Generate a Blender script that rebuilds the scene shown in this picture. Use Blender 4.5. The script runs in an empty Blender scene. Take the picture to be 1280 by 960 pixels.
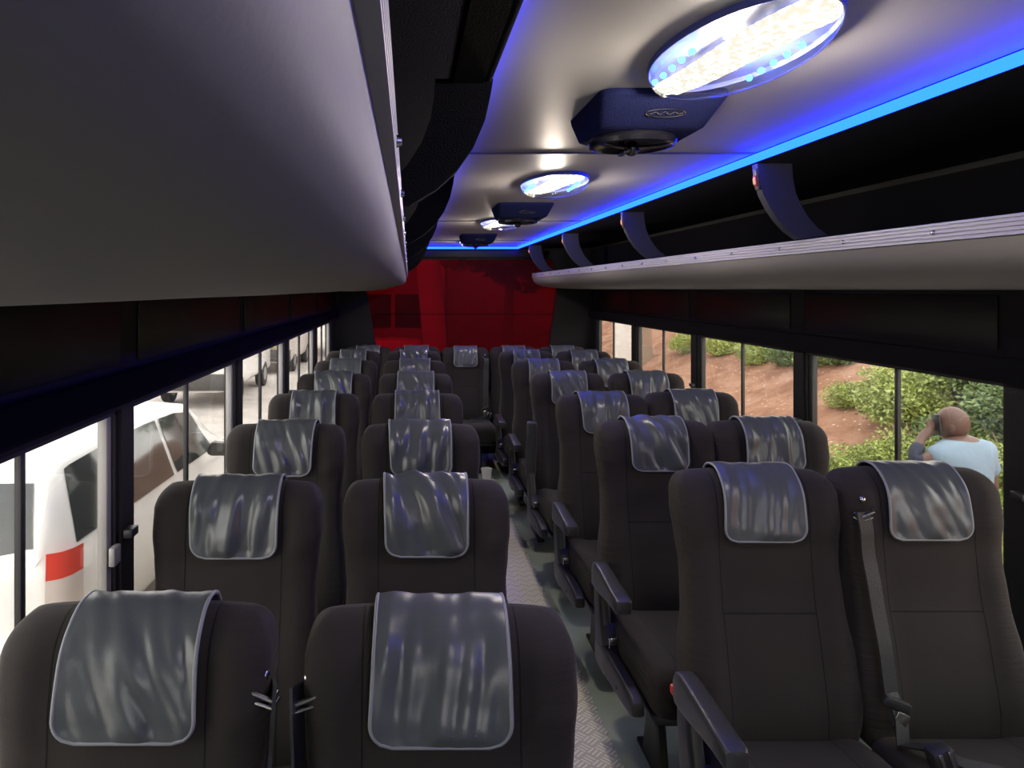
import bpy, bmesh, math, random
from mathutils import Vector, Matrix, noise

random.seed(7)
R = math.radians
S = bpy.context.scene
COL = S.collection
CZ = 1.6                      # eye height above the bus floor
F = 900.0                     # focal length in pixels of the 1280 px frame
GZ = CZ - 2.5                 # street level

def P(px, py, Y):
    return Vector(((px - 511) * Y / F, Y, CZ - (py - 361) * Y / F))

# ------------------------------------------------------------------ materials
def new_mat(name):
    m = bpy.data.materials.new(name)
    m.use_nodes = True
    return m, m.node_tree.nodes, m.node_tree.links

def mat(name, col, rough=.6, metal=0., spec=.5, bump=0., scale=60., var=0., vscale=8., coat=0., sheen=0., detail=4., emit=None, estr=0., stretch=None):
    m, N, L = new_mat(name)
    b = N['Principled BSDF']
    b.inputs['Base Color'].default_value = (*col, 1)
    b.inputs['Roughness'].default_value = rough
    b.inputs['Metallic'].default_value = metal
    b.inputs['Specular IOR Level'].default_value = spec
    b.inputs['Coat Weight'].default_value = coat
    b.inputs['Sheen Weight'].default_value = sheen
    if emit:
        b.inputs['Emission Color'].default_value = (*emit, 1)
        b.inputs['Emission Strength'].default_value = estr
    if bump or var:
        tc = N.new('ShaderNodeTexCoord')
        src = tc.outputs['Object']
        if stretch:
            mp = N.new('ShaderNodeMapping'); mp.inputs['Scale'].default_value = stretch
            L.new(src, mp.inputs['Vector']); src = mp.outputs['Vector']
    if bump:
        n = N.new('ShaderNodeTexNoise'); n.inputs['Scale'].default_value = scale; n.inputs['Detail'].default_value = detail
        L.new(src, n.inputs['Vector'])
        bp = N.new('ShaderNodeBump'); bp.inputs['Strength'].default_value = bump; bp.inputs['Distance'].default_value = .01
        L.new(n.outputs['Fac'], bp.inputs['Height']); L.new(bp.outputs['Normal'], b.inputs['Normal'])
    if var:
        n2 = N.new('ShaderNodeTexNoise'); n2.inputs['Scale'].default_value = vscale; n2.inputs['Detail'].default_value = 5
        L.new(src, n2.inputs['Vector'])
        rp = N.new('ShaderNodeValToRGB')
        rp.color_ramp.elements[0].position = .3; rp.color_ramp.elements[1].position = .7
        rp.color_ramp.elements[0].color = (*[max(0, c * (1 - var)) for c in col], 1)
        rp.color_ramp.elements[1].color = (*[min(1, c * (1 + var)) for c in col], 1)
        L.new(n2.outputs['Fac'], rp.inputs['Fac']); L.new(rp.outputs['Color'], b.inputs['Base Color'])
    return m

def emission(name, col, strength):
    m, N, L = new_mat(name)
    N.remove(N['Principled BSDF'])
    e = N.new('ShaderNodeEmission'); e.inputs['Color'].default_value = (*col, 1); e.inputs['Strength'].default_value = strength
    L.new(e.outputs[0], N['Material Output'].inputs['Surface'])
    return m

def glass(name, tint, rough=.02, refl=.08, haze=None, hz=0.):
    """thin sheet glass: straight-through tint, a weak mirror coat and, where asked for, a little diffuse haze"""
    m, N, L = new_mat(name)
    N.remove(N['Principled BSDF'])
    t = N.new('ShaderNodeBsdfTransparent'); t.inputs['Color'].default_value = (*tint, 1)
    g = N.new('ShaderNodeBsdfGlossy'); g.inputs['Roughness'].default_value = rough
    lw = N.new('ShaderNodeLayerWeight'); lw.inputs['Blend'].default_value = .25
    mu = N.new('ShaderNodeMath'); mu.operation = 'MULTIPLY_ADD'; mu.inputs[1].default_value = .35; mu.inputs[2].default_value = refl
    L.new(lw.outputs['Fresnel'], mu.inputs[0])
    mx = N.new('ShaderNodeMixShader')
    L.new(mu.outputs[0], mx.inputs[0]); L.new(t.outputs[0], mx.inputs[1]); L.new(g.outputs[0], mx.inputs[2])
    out = mx.outputs[0]
    if haze:
        d = N.new('ShaderNodeBsdfDiffuse'); d.inputs['Color'].default_value = (*haze, 1)
        m2 = N.new('ShaderNodeMixShader'); m2.inputs[0].default_value = hz
        L.new(out, m2.inputs[1]); L.new(d.outputs[0], m2.inputs[2]); out = m2.outputs[0]
    L.new(out, N['Material Output'].inputs['Surface'])
    return m

def seat_fabric():
    m, N, L = new_mat('seat_fabric')
    b = N['Principled BSDF']
    b.inputs['Roughness'].default_value = .8
    b.inputs['Specular IOR Level'].default_value = .25
    b.inputs['Sheen Weight'].default_value = .06
    b.inputs['Sheen Roughness'].default_value = .5
    b.inputs['Sheen Tint'].default_value = (.9, .85, .8, 1)
    tc = N.new('ShaderNodeTexCoord')
    sx = N.new('ShaderNodeSeparateXYZ'); L.new(tc.outputs['Object'], sx.inputs[0])
    def M(op, a, bb=None, cc=None):
        n = N.new('ShaderNodeMath'); n.operation = op
        for i, v in enumerate((a, bb, cc)):
            if v is None: continue
            if isinstance(v, (int, float)): n.inputs[i].default_value = v
            else: L.new(v, n.inputs[i])
        return n.outputs[0]
    ax = M('ABSOLUTE', sx.outputs['X'])
    z = sx.outputs['Z']
    s1 = M('LESS_THAN', M('ABSOLUTE', M('SUBTRACT', ax, .122)), .0016)             # two vertical seams
    s2 = M('MULTIPLY', M('LESS_THAN', M('ABSOLUTE', M('SUBTRACT', z, .775)), .002), M('LESS_THAN', ax, .122))
    seam = M('MAXIMUM', s1, s2)
    mixc = N.new('ShaderNodeMix'); mixc.data_type = 'RGBA'
    nz = N.new('ShaderNodeTexNoise'); nz.inputs['Scale'].default_value = 5
    rp = N.new('ShaderNodeValToRGB')
    rp.color_ramp.elements[0].color = (.0195, .0162, .0145, 1); rp.color_ramp.elements[1].color = (.028, .023, .0205, 1)
    L.new(tc.outputs['Object'], nz.inputs['Vector']); L.new(nz.outputs['Fac'], rp.inputs['Fac'])
    L.new(seam, mixc.inputs[0]); L.new(rp.outputs['Color'], mixc.inputs[6]); mixc.inputs[7].default_value = (.004, .004, .004, 1)
    L.new(mixc.outputs[2], b.inputs['Base Color'])
    # weave, gathered cloth at the side gussets, the seam groove
    wv = N.new('ShaderNodeTexNoise'); wv.inputs['Scale'].default_value = 420; wv.inputs['Detail'].default_value = 2
    L.new(tc.outputs['Object'], wv.inputs['Vector'])
    mp = N.new('ShaderNodeMapping'); mp.inputs['Scale'].default_value = (9, 9, 75)
    L.new(tc.outputs['Object'], mp.inputs['Vector'])
    gt = N.new('ShaderNodeTexNoise'); gt.inputs['Scale'].default_value = 1.; gt.inputs['Detail'].default_value = 2
    L.new(mp.outputs['Vector'], gt.inputs['Vector'])
    edge = N.new('ShaderNodeMapRange'); edge.inputs[1].default_value = .135; edge.inputs[2].default_value = .2
    L.new(ax, edge.inputs[0])
    h = M('MULTIPLY_ADD', M('MULTIPLY', gt.outputs['Fac'], edge.outputs[0]), .45, M('MULTIPLY', wv.outputs['Fac'], .08))
    h = M('SUBTRACT', h, M('MULTIPLY', seam, .3))
    bp = N.new('ShaderNodeBump'); bp.inputs['Strength'].default_value = .7; bp.inputs['Distance'].default_value = .012
    L.new(h, bp.inputs['Height']); L.new(bp.outputs['Normal'], b.inputs['Normal'])
    return m

def tread_mat():
    """aluminium checker plate: groups of three short raised bars, turned by 90 degrees from cell to cell"""
    m, N, L = new_mat('checker_plate')
    b = N['Principled BSDF']
    b.inputs['Base Color'].default_value = (.82, .8, .76, 1); b.inputs['Roughness'].default_value = .45; b.inputs['Metallic'].default_value = .1
    tc = N.new('ShaderNodeTexCoord')
    def M(op, a, bb=None):
        n = N.new('ShaderNodeMath'); n.operation = op
        for i, v in enumerate((a, bb)):
            if v is None: continue
            if isinstance(v, (int, float)): n.inputs[i].default_value = v
            else: L.new(v, n.inputs[i])
        return n.outputs[0]
    mp = N.new('ShaderNodeMapping'); mp.inputs['Rotation'].default_value = (0, 0, R(45)); mp.inputs['Scale'].default_value = (22, 22, 22)
    L.new(tc.outputs['Object'], mp.inputs['Vector'])
    sp = N.new('ShaderNodeSeparateXYZ'); L.new(mp.outputs['Vector'], sp.inputs[0])
    ck = N.new('ShaderNodeTexChecker'); ck.inputs['Scale'].default_value = 1.
    ck.inputs['Color1'].default_value = (1, 1, 1, 1); ck.inputs['Color2'].default_value = (0, 0, 0, 1)
    L.new(mp.outputs['Vector'], ck.inputs['Vector'])
    fx, fy = M('FRACT', sp.outputs['X']), M('FRACT', sp.outputs['Y'])
    def bars(a, c):
        st = M('GREATER_THAN', M('SINE', M('MULTIPLY', a, 18.85)), 0.)
        ln = M('LESS_THAN', M('ABSOLUTE', M('SUBTRACT', c, .5)), .4)
        return M('MULTIPLY', st, ln)
    k = ck.outputs['Fac']
    h = M('ADD', M('MULTIPLY', bars(fx, fy), k), M('MULTIPLY', bars(fy, fx), M('SUBTRACT', 1., k)))
    bp = N.new('ShaderNodeBump'); bp.inputs['Strength'].default_value = 1.; bp.inputs['Distance'].default_value = .006
    L.new(h, bp.inputs['Height']); L.new(bp.outputs['Normal'], b.inputs['Normal'])
    mc = N.new('ShaderNodeMix'); mc.data_type = 'RGBA'       # bars polished by feet
    L.new(h, mc.inputs[0]); mc.inputs[6].default_value = (.6, .585, .53, 1); mc.inputs[7].default_value = (.92, .9, .83, 1)
    L.new(mc.outputs[2], b.inputs['Base Color'])
    return m

def dirt_mat():
    m, N, L = new_mat('red_earth')
    b = N['Principled BSDF']; b.inputs['Roughness'].default_value = .95; b.inputs['Specular IOR Level'].default_value = .1
    tc = N.new('ShaderNodeTexCoord')
    n = N.new('ShaderNodeTexNoise'); n.inputs['Scale'].default_value = 1.6; n.inputs['Detail'].default_value = 8; n.inputs['Roughness'].default_value = .7
    L.new(tc.outputs['Object'], n.inputs['Vector'])
    rp = N.new('ShaderNodeValToRGB'); e = rp.color_ramp.elements
    e[0].position = .3; e[0].color = (.16, .075, .045, 1); e[1].position = .72; e[1].color = (.4, .25, .18, 1)
    k = e.new(.5); k.color = (.29, .155, .1, 1)
    L.new(n.outputs['Fac'], rp.inputs['Fac'])
    v = N.new('ShaderNodeTexVoronoi'); v.inputs['Scale'].default_value = 9
    L.new(tc.outputs['Object'], v.inputs['Vector'])
    lt = N.new('ShaderNodeMath'); lt.operation = 'LESS_THAN'; lt.inputs[1].default_value = .16
    L.new(v.outputs['Distance'], lt.inputs[0])
    mx = N.new('ShaderNodeMix'); mx.data_type = 'RGBA'
    L.new(lt.outputs[0], mx.inputs[0]); L.new(rp.outputs['Color'], mx.inputs[6]); mx.inputs[7].default_value = (.5, .38, .28, 1)
    L.new(mx.outputs[2], b.inputs['Base Color'])
    bp = N.new('ShaderNodeBump'); bp.inputs['Strength'].default_value = .8; bp.inputs['Distance'].default_value = .12
    L.new(n.outputs['Fac'], bp.inputs['Height']); L.new(bp.outputs['Normal'], b.inputs['Normal'])
    return m

def lamp_mat():
    """warm LED panel seen through a pimpled lens: bright beads on a slightly dimmer field"""
    m, N, L = new_mat('warm_led_panel')
    N.remove(N['Principled BSDF'])
    tc = N.new('ShaderNodeTexCoord')
    v = N.new('ShaderNodeTexVoronoi'); v.inputs['Scale'].default_value = 85
    L.new(tc.outputs['Object'], v.inputs['Vector'])
    mr = N.new('ShaderNodeMapRange'); mr.inputs[1].default_value = .1; mr.inputs[2].default_value = .6; mr.inputs[3].default_value = LAMP * 1.9; mr.inputs[4].default_value = LAMP * .3
    L.new(v.outputs['Distance'], mr.inputs[0])
    e = N.new('ShaderNodeEmission'); e.inputs['Color'].default_value = (1, .91, .7, 1)
    L.new(mr.outputs[0], e.inputs['Strength']); L.new(e.outputs[0], N['Material Output'].inputs['Surface'])
    return m

LAMP = 2.0
M_ = dict(
    fabric=seat_fabric(),
    leather=mat('grey_leatherette', (.085, .094, .097), .3, bump=.05, scale=300, spec=.5),
    piping=mat('light_grey_piping', (.24, .255, .265), .45),
    plastic=mat('black_plastic', (.022, .022, .023), .42, bump=.1, scale=300),
    armtop=mat('worn_armrest_plastic', (.035, .035, .036), .33, bump=.15, scale=220),
    steel=mat('polished_steel', (.6, .6, .6), .25, metal=1),
    blacksteel=mat('black_steel', (.015, .015, .016), .45),
    belt=mat('seat_belt_webbing', (.013, .014, .016), .5, bump=.3, scale=400),
    red=mat('red_button', (.6, .03, .02), .35),
    ceiling=mat('grey_ceiling_laminate', (.43, .415, .4), .46, bump=.02, scale=25, spec=.4),
    seam=mat('ceiling_joint', (.12, .12, .13), .5),
    black=mat('black_carpet_lining', (.004, .004, .006), .95, bump=.3, scale=300, spec=.1),
    wallblack=mat('black_wall_vinyl', (.005, .005, .006), .65, bump=.1, scale=120, spec=.3),
    panel=mat('dark_tinted_panel', (.009, .009, .009), .4, spec=.25),
    vinyl=mat('grey_rack_vinyl', (.2, .19, .182), .6, bump=.025, scale=200, spec=.3),
    navy=mat('navy_carpet', (.014, .018, .07), .95, bump=.5, scale=260, spec=.1),
    divider=mat('grey_blue_divider', (.02, .021, .04), .7, bump=.3, scale=250),
    alu=mat('ribbed_aluminium', (.36, .36, .38), .42, metal=.3),
    frame=mat('grey_aluminium_frame', (.3, .29, .28), .45, metal=.4),
    floor=mat('green_vinyl_floor', (.47, .55, .45), .38, var=.12, vscale=6, bump=.03, scale=120),
    tread=tread_mat(),
    led=emission('blue_led_strip', (.002, .0155, 1.0), 16.),
    leddot=emission('blue_led_dot', (.02, .16, 1.0), 14.),
    lamp=lamp_mat(),
    lampbase=mat('blue_lit_lamp_base', (.10, .13, .42), .35),  # blue glow of the LED dots put into the base colour
    lens=glass('clear_lens', (.93, .95, 1), .12, .10),
    white=mat('white_plastic', (.75, .75, .75), .4),
    pane=glass('window_glass', (.93, .93, .92), .02, .02),
    redpane=glass('red_film_glass', (.2, .016, .032), .04, -.02, (.45, .07, .1), .06),
    asphalt=mat('pale_road', (.42, .38, .35), .9, var=.15, vscale=2, bump=.2, scale=80),
    dirt=dirt_mat(),
    carwhite=mat('white_car_paint', (.78, .765, .74), .25, coat=.6),
    carglass=mat('dark_car_glass', (.03, .035, .035), .06, spec=.8),
    tail=mat('red_tail_lamp', (.62, .05, .03), .2),
    taillow=mat('clear_tail_lamp', (.6, .52, .48), .2),
    tyre=mat('tyre_rubber', (.015, .015, .015), .8),
    yellow=mat('yellow_number_plate', (.75, .55, .03), .5),
    darkgrey=mat('dark_grey_bumper', (.06, .055, .05), .6),
    skin=mat('brown_skin', (.13, .07, .052), .5),
    shirt=mat('light_blue_shirt', (.21, .29, .37), .85, bump=.3, scale=25),
    vest=mat('navy_sleeve', (.03, .035, .06), .85),
    khaki=mat('khaki_trousers', (.4, .3, .2), .85, bump=.3, scale=20),
    leaf=mat('bush_leaf', (.33, .39, .11), .6, var=.35, vscale=3),
    leaf2=mat('dark_leaf', (.14, .2, .07), .6, var=.4, vscale=3),
    leaf3=mat('teal_leaf', (.1, .27, .17), .6, var=.3, vscale=3),
    grass=mat('light_grass', (.36, .42, .12), .7, var=.3, vscale=2),
    bark=mat('tree_bark', (.28, .2, .14), .9, bump=.6, scale=12),
    concrete=mat('pale_concrete', (.6, .56, .52), .9, var=.1),
    redpaint=mat('red_paint', (.5, .06, .05), .5),
    building=mat('building_plaster', (.5, .46, .43), .9, var=.15, vscale=.6),
    darkwin=mat('dark_window', (.04, .04, .045), .2),
)

# ------------------------------------------------------------------ mesh helpers
def link(name, me, m=None, parent=None, loc=None):
    o = bpy.data.objects.new(name, me)
    COL.objects.link(o)
    if m is not None and me is not None and len(me.materials) == 0:
        me.materials.append(m)
    if parent is not None: o.parent = parent
    if loc is not None: o.location = loc
    return o

def tag(o, label=None, cat=None, group=None, kind=None):
    if label: o['label'] = label
    if cat: o['category'] = cat
    if group: o['group'] = group
    if kind: o['kind'] = kind
    return o

def empty(name, loc=(0, 0, 0), rz=0.):
    o = bpy.data.objects.new(name, None)
    o.empty_display_size = .1
    COL.objects.link(o); o.location = loc; o.rotation_euler = (0, 0, rz)
    return o

def finish(bm, name, smooth=True, angle=40):
    bmesh.ops.recalc_face_normals(bm, faces=bm.faces[:])
    me = bpy.data.meshes.new(name)
    bm.to_mesh(me); bm.free()
    if smooth:
        me.polygons.foreach_set('use_smooth', [True] * len(me.polygons))
        me.set_sharp_from_angle(angle=R(angle))
    return me

def box(bm, lo, hi, bev=0., seg=2, rot=None, piv=None):
    lo, hi = Vector(lo), Vector(hi)
    c, s = (lo + hi) / 2, hi - lo
    r = bmesh.ops.create_cube(bm, size=1.)
    vs = r['verts']
    for v in vs:
        v.co = Vector((v.co.x * s.x, v.co.y * s.y, v.co.z * s.z)) + c
    if bev:
        es = list({e for v in vs for e in v.link_edges})
        rr = bmesh.ops.bevel(bm, geom=es, offset=bev, segments=seg, affect='EDGES', profile=.5)
        vs = list({v for f in rr['faces'] for v in f.verts} | {v for v in vs if v.is_valid})
    if rot is not None:
        p = Vector(piv) if piv is not None else c
        for v in vs: v.co = rot @ (v.co - p) + p
    return vs

def box_me(name, lo, hi, bev=0., seg=2, rot=None, piv=None):
    bm = bmesh.new(); box(bm, lo, hi, bev, seg, rot, piv)
    return finish(bm, name)

def loft(bm, loops, cap=True, closed=True):
    """skin a list of equal-length point loops"""
    vl = [[bm.verts.new(p) for p in lp] for lp in loops]
    n = len(vl[0])
    for a, b in zip(vl, vl[1:]):
        for i in range(n if closed else n - 1):
            j = (i + 1) % n
            try: bm.faces.new((a[i], a[j], b[j], b[i]))
            except ValueError: pass
    if cap:
        for lp in (vl[0], vl[-1]):
            try: bm.faces.new(lp)
            except ValueError: pass
    return vl

def selp(n, cnt, ha, hb):
    """superellipse points"""
    out = []
    for i in range(cnt):
        a = 2 * math.pi * (i + .5) / cnt
        c, s = math.cos(a), math.sin(a)
        out.append((ha * math.copysign(abs(c) ** (2 / n), c), hb * math.copysign(abs(s) ** (2 / n), s)))
    return out

def loft_y(stations, n=4, cnt=24):
    """stations: (y, cx, cz, hx, hz)"""
    return [[(cx + a, y, cz + b) for a, b in selp(n, cnt, hx, hz)] for y, cx, cz, hx, hz in stations]

def loft_z(stations, n=4, cnt=24):
    """stations: (z, cx, cy, hx, hy)"""
    return [[(cx + a, cy + b, z) for a, b in selp(n, cnt, hx, hy)] for z, cx, cy, hx, hy in stations]

def tube(bm, pts, r, cnt=8, cap=True):
    pts = [Vector(p) for p in pts]
    loops = []
    up = Vector((0, 0, 1))
    pn = None
    for i, p in enumerate(pts):
        t = (pts[min(i + 1, len(pts) - 1)] - pts[max(i - 1, 0)]).normalized()
        if pn is None:
            a = up if abs(t.dot(up)) < .9 else Vector((1, 0, 0))
            nrm = (a - t * a.dot(t)).normalized()
        else:
            nrm = (pn - t * pn.dot(t)).normalized()
        pn = nrm
        b = t.cross(nrm)
        rr = r[i] if isinstance(r, (list, tuple)) else r
        loops.append([p + (nrm * math.cos(2 * math.pi * k / cnt) + b * math.sin(2 * math.pi * k / cnt)) * rr for k in range(cnt)])
    loft(bm, loops, cap)

def prism_y(name, poly, y0, y1, ysteps=1, fn=None, angle=40):
    """extrude a closed (x,z) polygon along Y"""
    bm = bmesh.new()
    loops = []
    for k in range(ysteps + 1):
        y = y0 + (y1 - y0) * k / ysteps
        loops.append([(x, y, z) if fn is None else fn(x, y, z, i) for i, (x, z) in enumerate(poly)])
    loft(bm, loops)
    return finish(bm, name, angle=angle)

def lerp_tab(tab, z):
    if z <= tab[0][0]: return tab[0][1]
    for (a, va), (b, vb) in zip(tab, tab[1:]):
        if z <= b:
            t = (z - a) / (b - a); t = t * t * (3 - 2 * t)
            return va + (vb - va) * t
    return tab[-1][1]

def sstep(x, a, b):
    t = min(1, max(0, (x - a) / (b - a)))
    return t * t * (3 - 2 * t)

# ------------------------------------------------------------------ the seat (local: faces -Y, origin on the floor under the top of the backrest's front)
ZT, ZB, RT = 1.12, .43, .06
HW = [(.43, .205), (.55, .226), (.66, .222), (.78, .208), (.88, .205), (.95, .212), (1.02, .218), (1.06, .217)]
TH = [(.43, .05), (.55, .068), (.68, .062), (.82, .052), (.92, .058), (1.0, .066), (1.06, .066)]
def ymid(z): return .066 - (1.04 - z) * .19 + .03 * max(0, (.75 - z)) ** 1.5
def front_y(x, z):
    z = min(z, ZT - RT)
    hw, th = lerp_tab(HW, z), lerp_tab(TH, z)
    k = max(0, 1 - (abs(x) / hw) ** 4.5) ** (1 / 4.5)
    return ymid(z) - th * k - bol(x, z) * (1 if k > 0 else 0)
def bol(x, z):
    f = sstep(abs(x), .105, .17) * .016
    return f * (1 - .45 * sstep(z, .84, .92) * (1 - sstep(z, .93, 1.0)))

def backrest_mesh():
    bm = bmesh.new()
    loops = []
    cnt = 72
    def ring(z, hw, th, k):
        lp = []
        for a, b in selp(4.5, cnt, hw, th):
            y = ymid(z) + b
            if b < 0: y -= bol(a, z) * k * min(1, -b / (th + 1e-6) * 1.4)
            y += .0016 * noise.noise(Vector((a * 14, b * 8, z * 22)))
            lp.append((a, y, z))
        return lp
    loops.append(ring(ZB, .15, .02, 0))
    loops.append(ring(ZB + .004, .19, .04, .5))
    zs = [ZB + .02 + (ZT - RT - ZB - .02) * i / 40 for i in range(41)]
    for z in zs: loops.append(ring(z, lerp_tab(HW, z), lerp_tab(TH, z), 1))
    for i in range(1, 9):
        f = R(90) * i / 8
        z = ZT - RT + RT * math.sin(f)
        th = .066 * max(.004, math.cos(f)) ** .85
        hw = .217 - .05 * (1 - math.cos(f) ** .8 if i < 8 else 1)
        # the crown of the backrest bows up a little towards its middle
        lp = []
        for a, b in selp(4.5, cnt, hw, th):
            zz = z + .008 * (i / 8) * (1 - (a / .217) ** 2)
            y = ymid(z) + b - (bol(a, ZT - RT) * math.cos(f) if b < 0 else 0)
            lp.append((a, y, zz))
        loops.append(lp)
    loft(bm, loops)
    bmesh.ops.remove_doubles(bm, verts=bm.verts[:], dist=.0003)
    return finish(bm, 'backrest', angle=60)

def cover_profile():
    """the centre line of the cover: up the front face, over the top, down the back; (y, z) with outward normals"""
    pts = []
    z0 = ZT - .163
    for i in range(30):
        z = z0 + (ZT - RT - z0) * i / 30
        pts.append((ymid(z) - lerp_tab(TH, z), z))
    for i in range(0, 25):
        f = math.pi * i / 24
        c = math.cos(f)
        th = .066 * abs(c) ** .85
        z = ZT - RT + (RT + .008) * math.sin(f)
        pts.append((ymid(min(z, ZT)) - math.copysign(th, c), z))
    for i in range(1, 13):
        z = ZT - RT - .13 * i / 12
        pts.append((ymid(z) + lerp_tab(TH, z), z))
    # resample by arc length
    d = [0]
    for a, b in zip(pts, pts[1:]): d.append(d[-1] + math.hypot(b[0] - a[0], b[1] - a[1]))
    n = 84; out = []
    j = 0
    for i in range(n + 1):
        s = d[-1] * i / n
        while j < len(d) - 2 and d[j + 1] < s: j += 1
        t = (s - d[j]) / max(1e-9, d[j + 1] - d[j])
        out.append((pts[j][0] + (pts[j + 1][0] - pts[j][0]) * t, pts[j][1] + (pts[j + 1][1] - pts[j][1]) * t, s))
    res = []
    for i, (y, z, s) in enumerate(out):
        a, b = out[max(0, i - 1)], out[min(n, i + 1)]
        ty, tz = b[0] - a[0], b[1] - a[1]
        l = math.hypot(ty, tz)
        res.append((y, z, s, -tz / l, ty / l))
    return res

CP = cover_profile()
def cover_meshes(seed, folds=1.0, halfw=.112, skew=0.):
    rnd = random.Random(seed)
    L0 = CP[-1][2]
    rc = .035
    off = Vector((rnd.uniform(-50, 50), rnd.uniform(-50, 50), 0))
    ang = rnd.uniform(-.45, .45)
    ca, sa = math.cos(ang), math.sin(ang)
    def width(s):
        w = halfw + .004 * math.sin(s * 9 + seed)
        if s < rc: w -= rc - math.sqrt(max(0, rc * rc - (rc - s) ** 2))
        return w
    def pt(x, i, lift=.0):
        y, z, s, ny, nz = CP[i]
        # gathered folds that run down from the top edge
        q = Vector((x * ca + s * sa, -x * sa + s * ca, 0))
        fold = noise.noise(Vector((q.x * 21, q.y * 4.0, 0)) + off) + .6 * noise.noise(Vector((q.x * 42, q.y * 8, 3)) + off)
        f2 = noise.noise(Vector((x * 9 + s * 9, s * 11 - x * 6, 7)) + off)
        e = min(1, (abs(abs(x) - width(s))) / .02) * min(1, s / .02) * (1 - .6 * sstep(s, .13, .19))
        h = (.0165 * fold + .009 * f2) * folds * e
        h = .0095 + lift + max(-.0085, h)
        if s < .16: h += .006 * math.sin(s / .16 * math.pi)       # the flap stands off the cushion
        return Vector((x + skew * (s - .1), y + ny * h, z + nz * h))
    nx = 44
    bm = bmesh.new()
    grid = []
    for i in range(len(CP)):
        w = width(CP[i][2])
        grid.append([bm.verts.new(pt(w * (2 * k / nx - 1), i)) for k in range(nx + 1)])
    for a, b in zip(grid, grid[1:]):
        for k in range(nx): bm.faces.new((a[k], a[k + 1], b[k + 1], b[k]))
    # give the sheet its thickness
    bmesh.ops.recalc_face_normals(bm, faces=bm.faces[:])
    bmesh.ops.solidify(bm, geom=bm.faces[:], thickness=-.003)
    cov = finish(bm, 'headrest_cover', angle=70)
    path = []
    n = len(CP)
    for i in range(n - 1, -1, -1): path.append(pt(-width(CP[i][2]), i, .001))
    w0 = width(CP[0][2])
    for k in range(1, 16): path.append(pt(w0 * (2 * k / 16 - 1), 0, .001))
    for i in range(n): path.append(pt(width(CP[i][2]), i, .001))
    bm = bmesh.new(); tube(bm, path, .0036, 6)
    # inner row of stitching
    path2 = []
    for i in range(n - 1, 5, -1): path2.append(pt(-width(CP[i][2]) + .012, i, .0012))
    for k in range(1, 16): path2.append(pt((width(CP[5][2]) - .012) * (2 * k / 16 - 1), 4, .0012))
    for i in range(6, n): path2.append(pt(width(CP[i][2]) - .012, i, .0012))
    tube(bm, path2, .0011, 5)
    return cov, finish(bm, 'piping', angle=80)

def cushion_mesh():
    bm = bmesh.new()
    st = []
    for y, t, hx, hz in [(-.595, .425, .17, .035), (-.592, .43, .2, .052), (-.575, .437, .214, .068), (-.54, .44, .218, .074), (-.45, .437, .22, .073), (-.3, .43, .22, .07), (-.16, .425, .218, .068), (-.1, .425, .21, .06)]:
        st.append((y, 0, t, hx, hz))
    lps = loft_y(st, 5, 56)
    for lp in lps:
        for i, (x, y, z) in enumerate(lp):
            if z > .45: lp[i] = (x, y, z + .012 * sstep(abs(x), .1, .17) - .006)
    loft(bm, lps)
    return finish(bm, 'seat_cushion', angle=60)

def arm_mesh(rear=0.):
    bm = bmesh.new()
    st = [(-.065, 0, .59, .012, .018), (-.07, 0, .59, .022, .03), (-.09, 0, .598, .026, .043), (-.13, 0, .602, .027, .046), (-.2, 0, .604, .027, .041),
          (-.28, 0, .607, .027, .033), (-.36, 0, .609, .028, .026), (-.425, 0, .608, .028, .024), (-.436, 0, .607, .024, .02), (-.438, 0, .607, .018, .014)]
    loft(bm, loft_y(st, 6, 28))
    return finish(bm, 'armrest', angle=35)

def arm_support_mesh():
    bm = bmesh.new()
    loft(bm, loft_z([(.30, 0, -.17, .012, .05), (.31, 0, -.17, .018, .06), (.42, 0, -.15, .019, .056), (.52, 0, -.125, .019, .046), (.585, 0, -.115, .017, .04), (.59, 0, -.115, .012, .03)], 5, 24))
    return finish(bm, 'arm_support')

def side_rail_mesh():
    bm = bmesh.new()
    st = [(-.10, 0, .35, .012, .03), (-.11, 0, .35, .02, .045), (-.25, 0, .362, .022, .044), (-.42, 0, .372, .022, .038), (-.51, 0, .376, .022, .03), (-.53, 0, .374, .018, .02), (-.533, 0, .373, .01, .012)]
    loft(bm, loft_y(st, 5, 24))
    r = bmesh.ops.create_cone(bm, cap_ends=True, segments=12, radius1=.006, radius2=.006, depth=.05, matrix=Matrix.Translation((0, -.38, .36)) @ Matrix.Rotation(R(90), 4, 'Y'))
    return finish(bm, 'side_rail')

def leg_mesh():
    bm = bmesh.new()
    box(bm, (-.02, -.42, .0), (.02, -.12, .018), .005)
    loft(bm, loft_z([(.015, 0, -.26, .02, .09), (.2, 0, -.26, .018, .05), (.345, 0, -.26, .02, .11), (.36, 0, -.26, .02, .12)], 5, 16))
    return finish(bm, 'leg')

def pan_mesh():
    bm = bmesh.new()
    box(bm, (-.205, -.55, .335), (.205, -.1, .372), .012)
    return finish(bm, 'seat_pan')

def strap(bm, pts, w, t=.0025, axis=Vector((1, 0, 0))):
    """flat webbing through the points; the width runs along axis"""
    loops = []
    pts = [Vector(p) for p in pts]
    for i, p in enumerate(pts):
        tg = (pts[min(i + 1, len(pts) - 1)] - pts[max(i - 1, 0)]).normalized()
        ax = (axis - tg * axis.dot(tg)).normalized()
        nn = tg.cross(ax)
        loops.append([p + ax * w / 2 + nn * t, p - ax * w / 2 + nn * t, p - ax * w / 2 - nn * t, p + ax * w / 2 - nn * t])
    loft(bm, loops)

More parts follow.
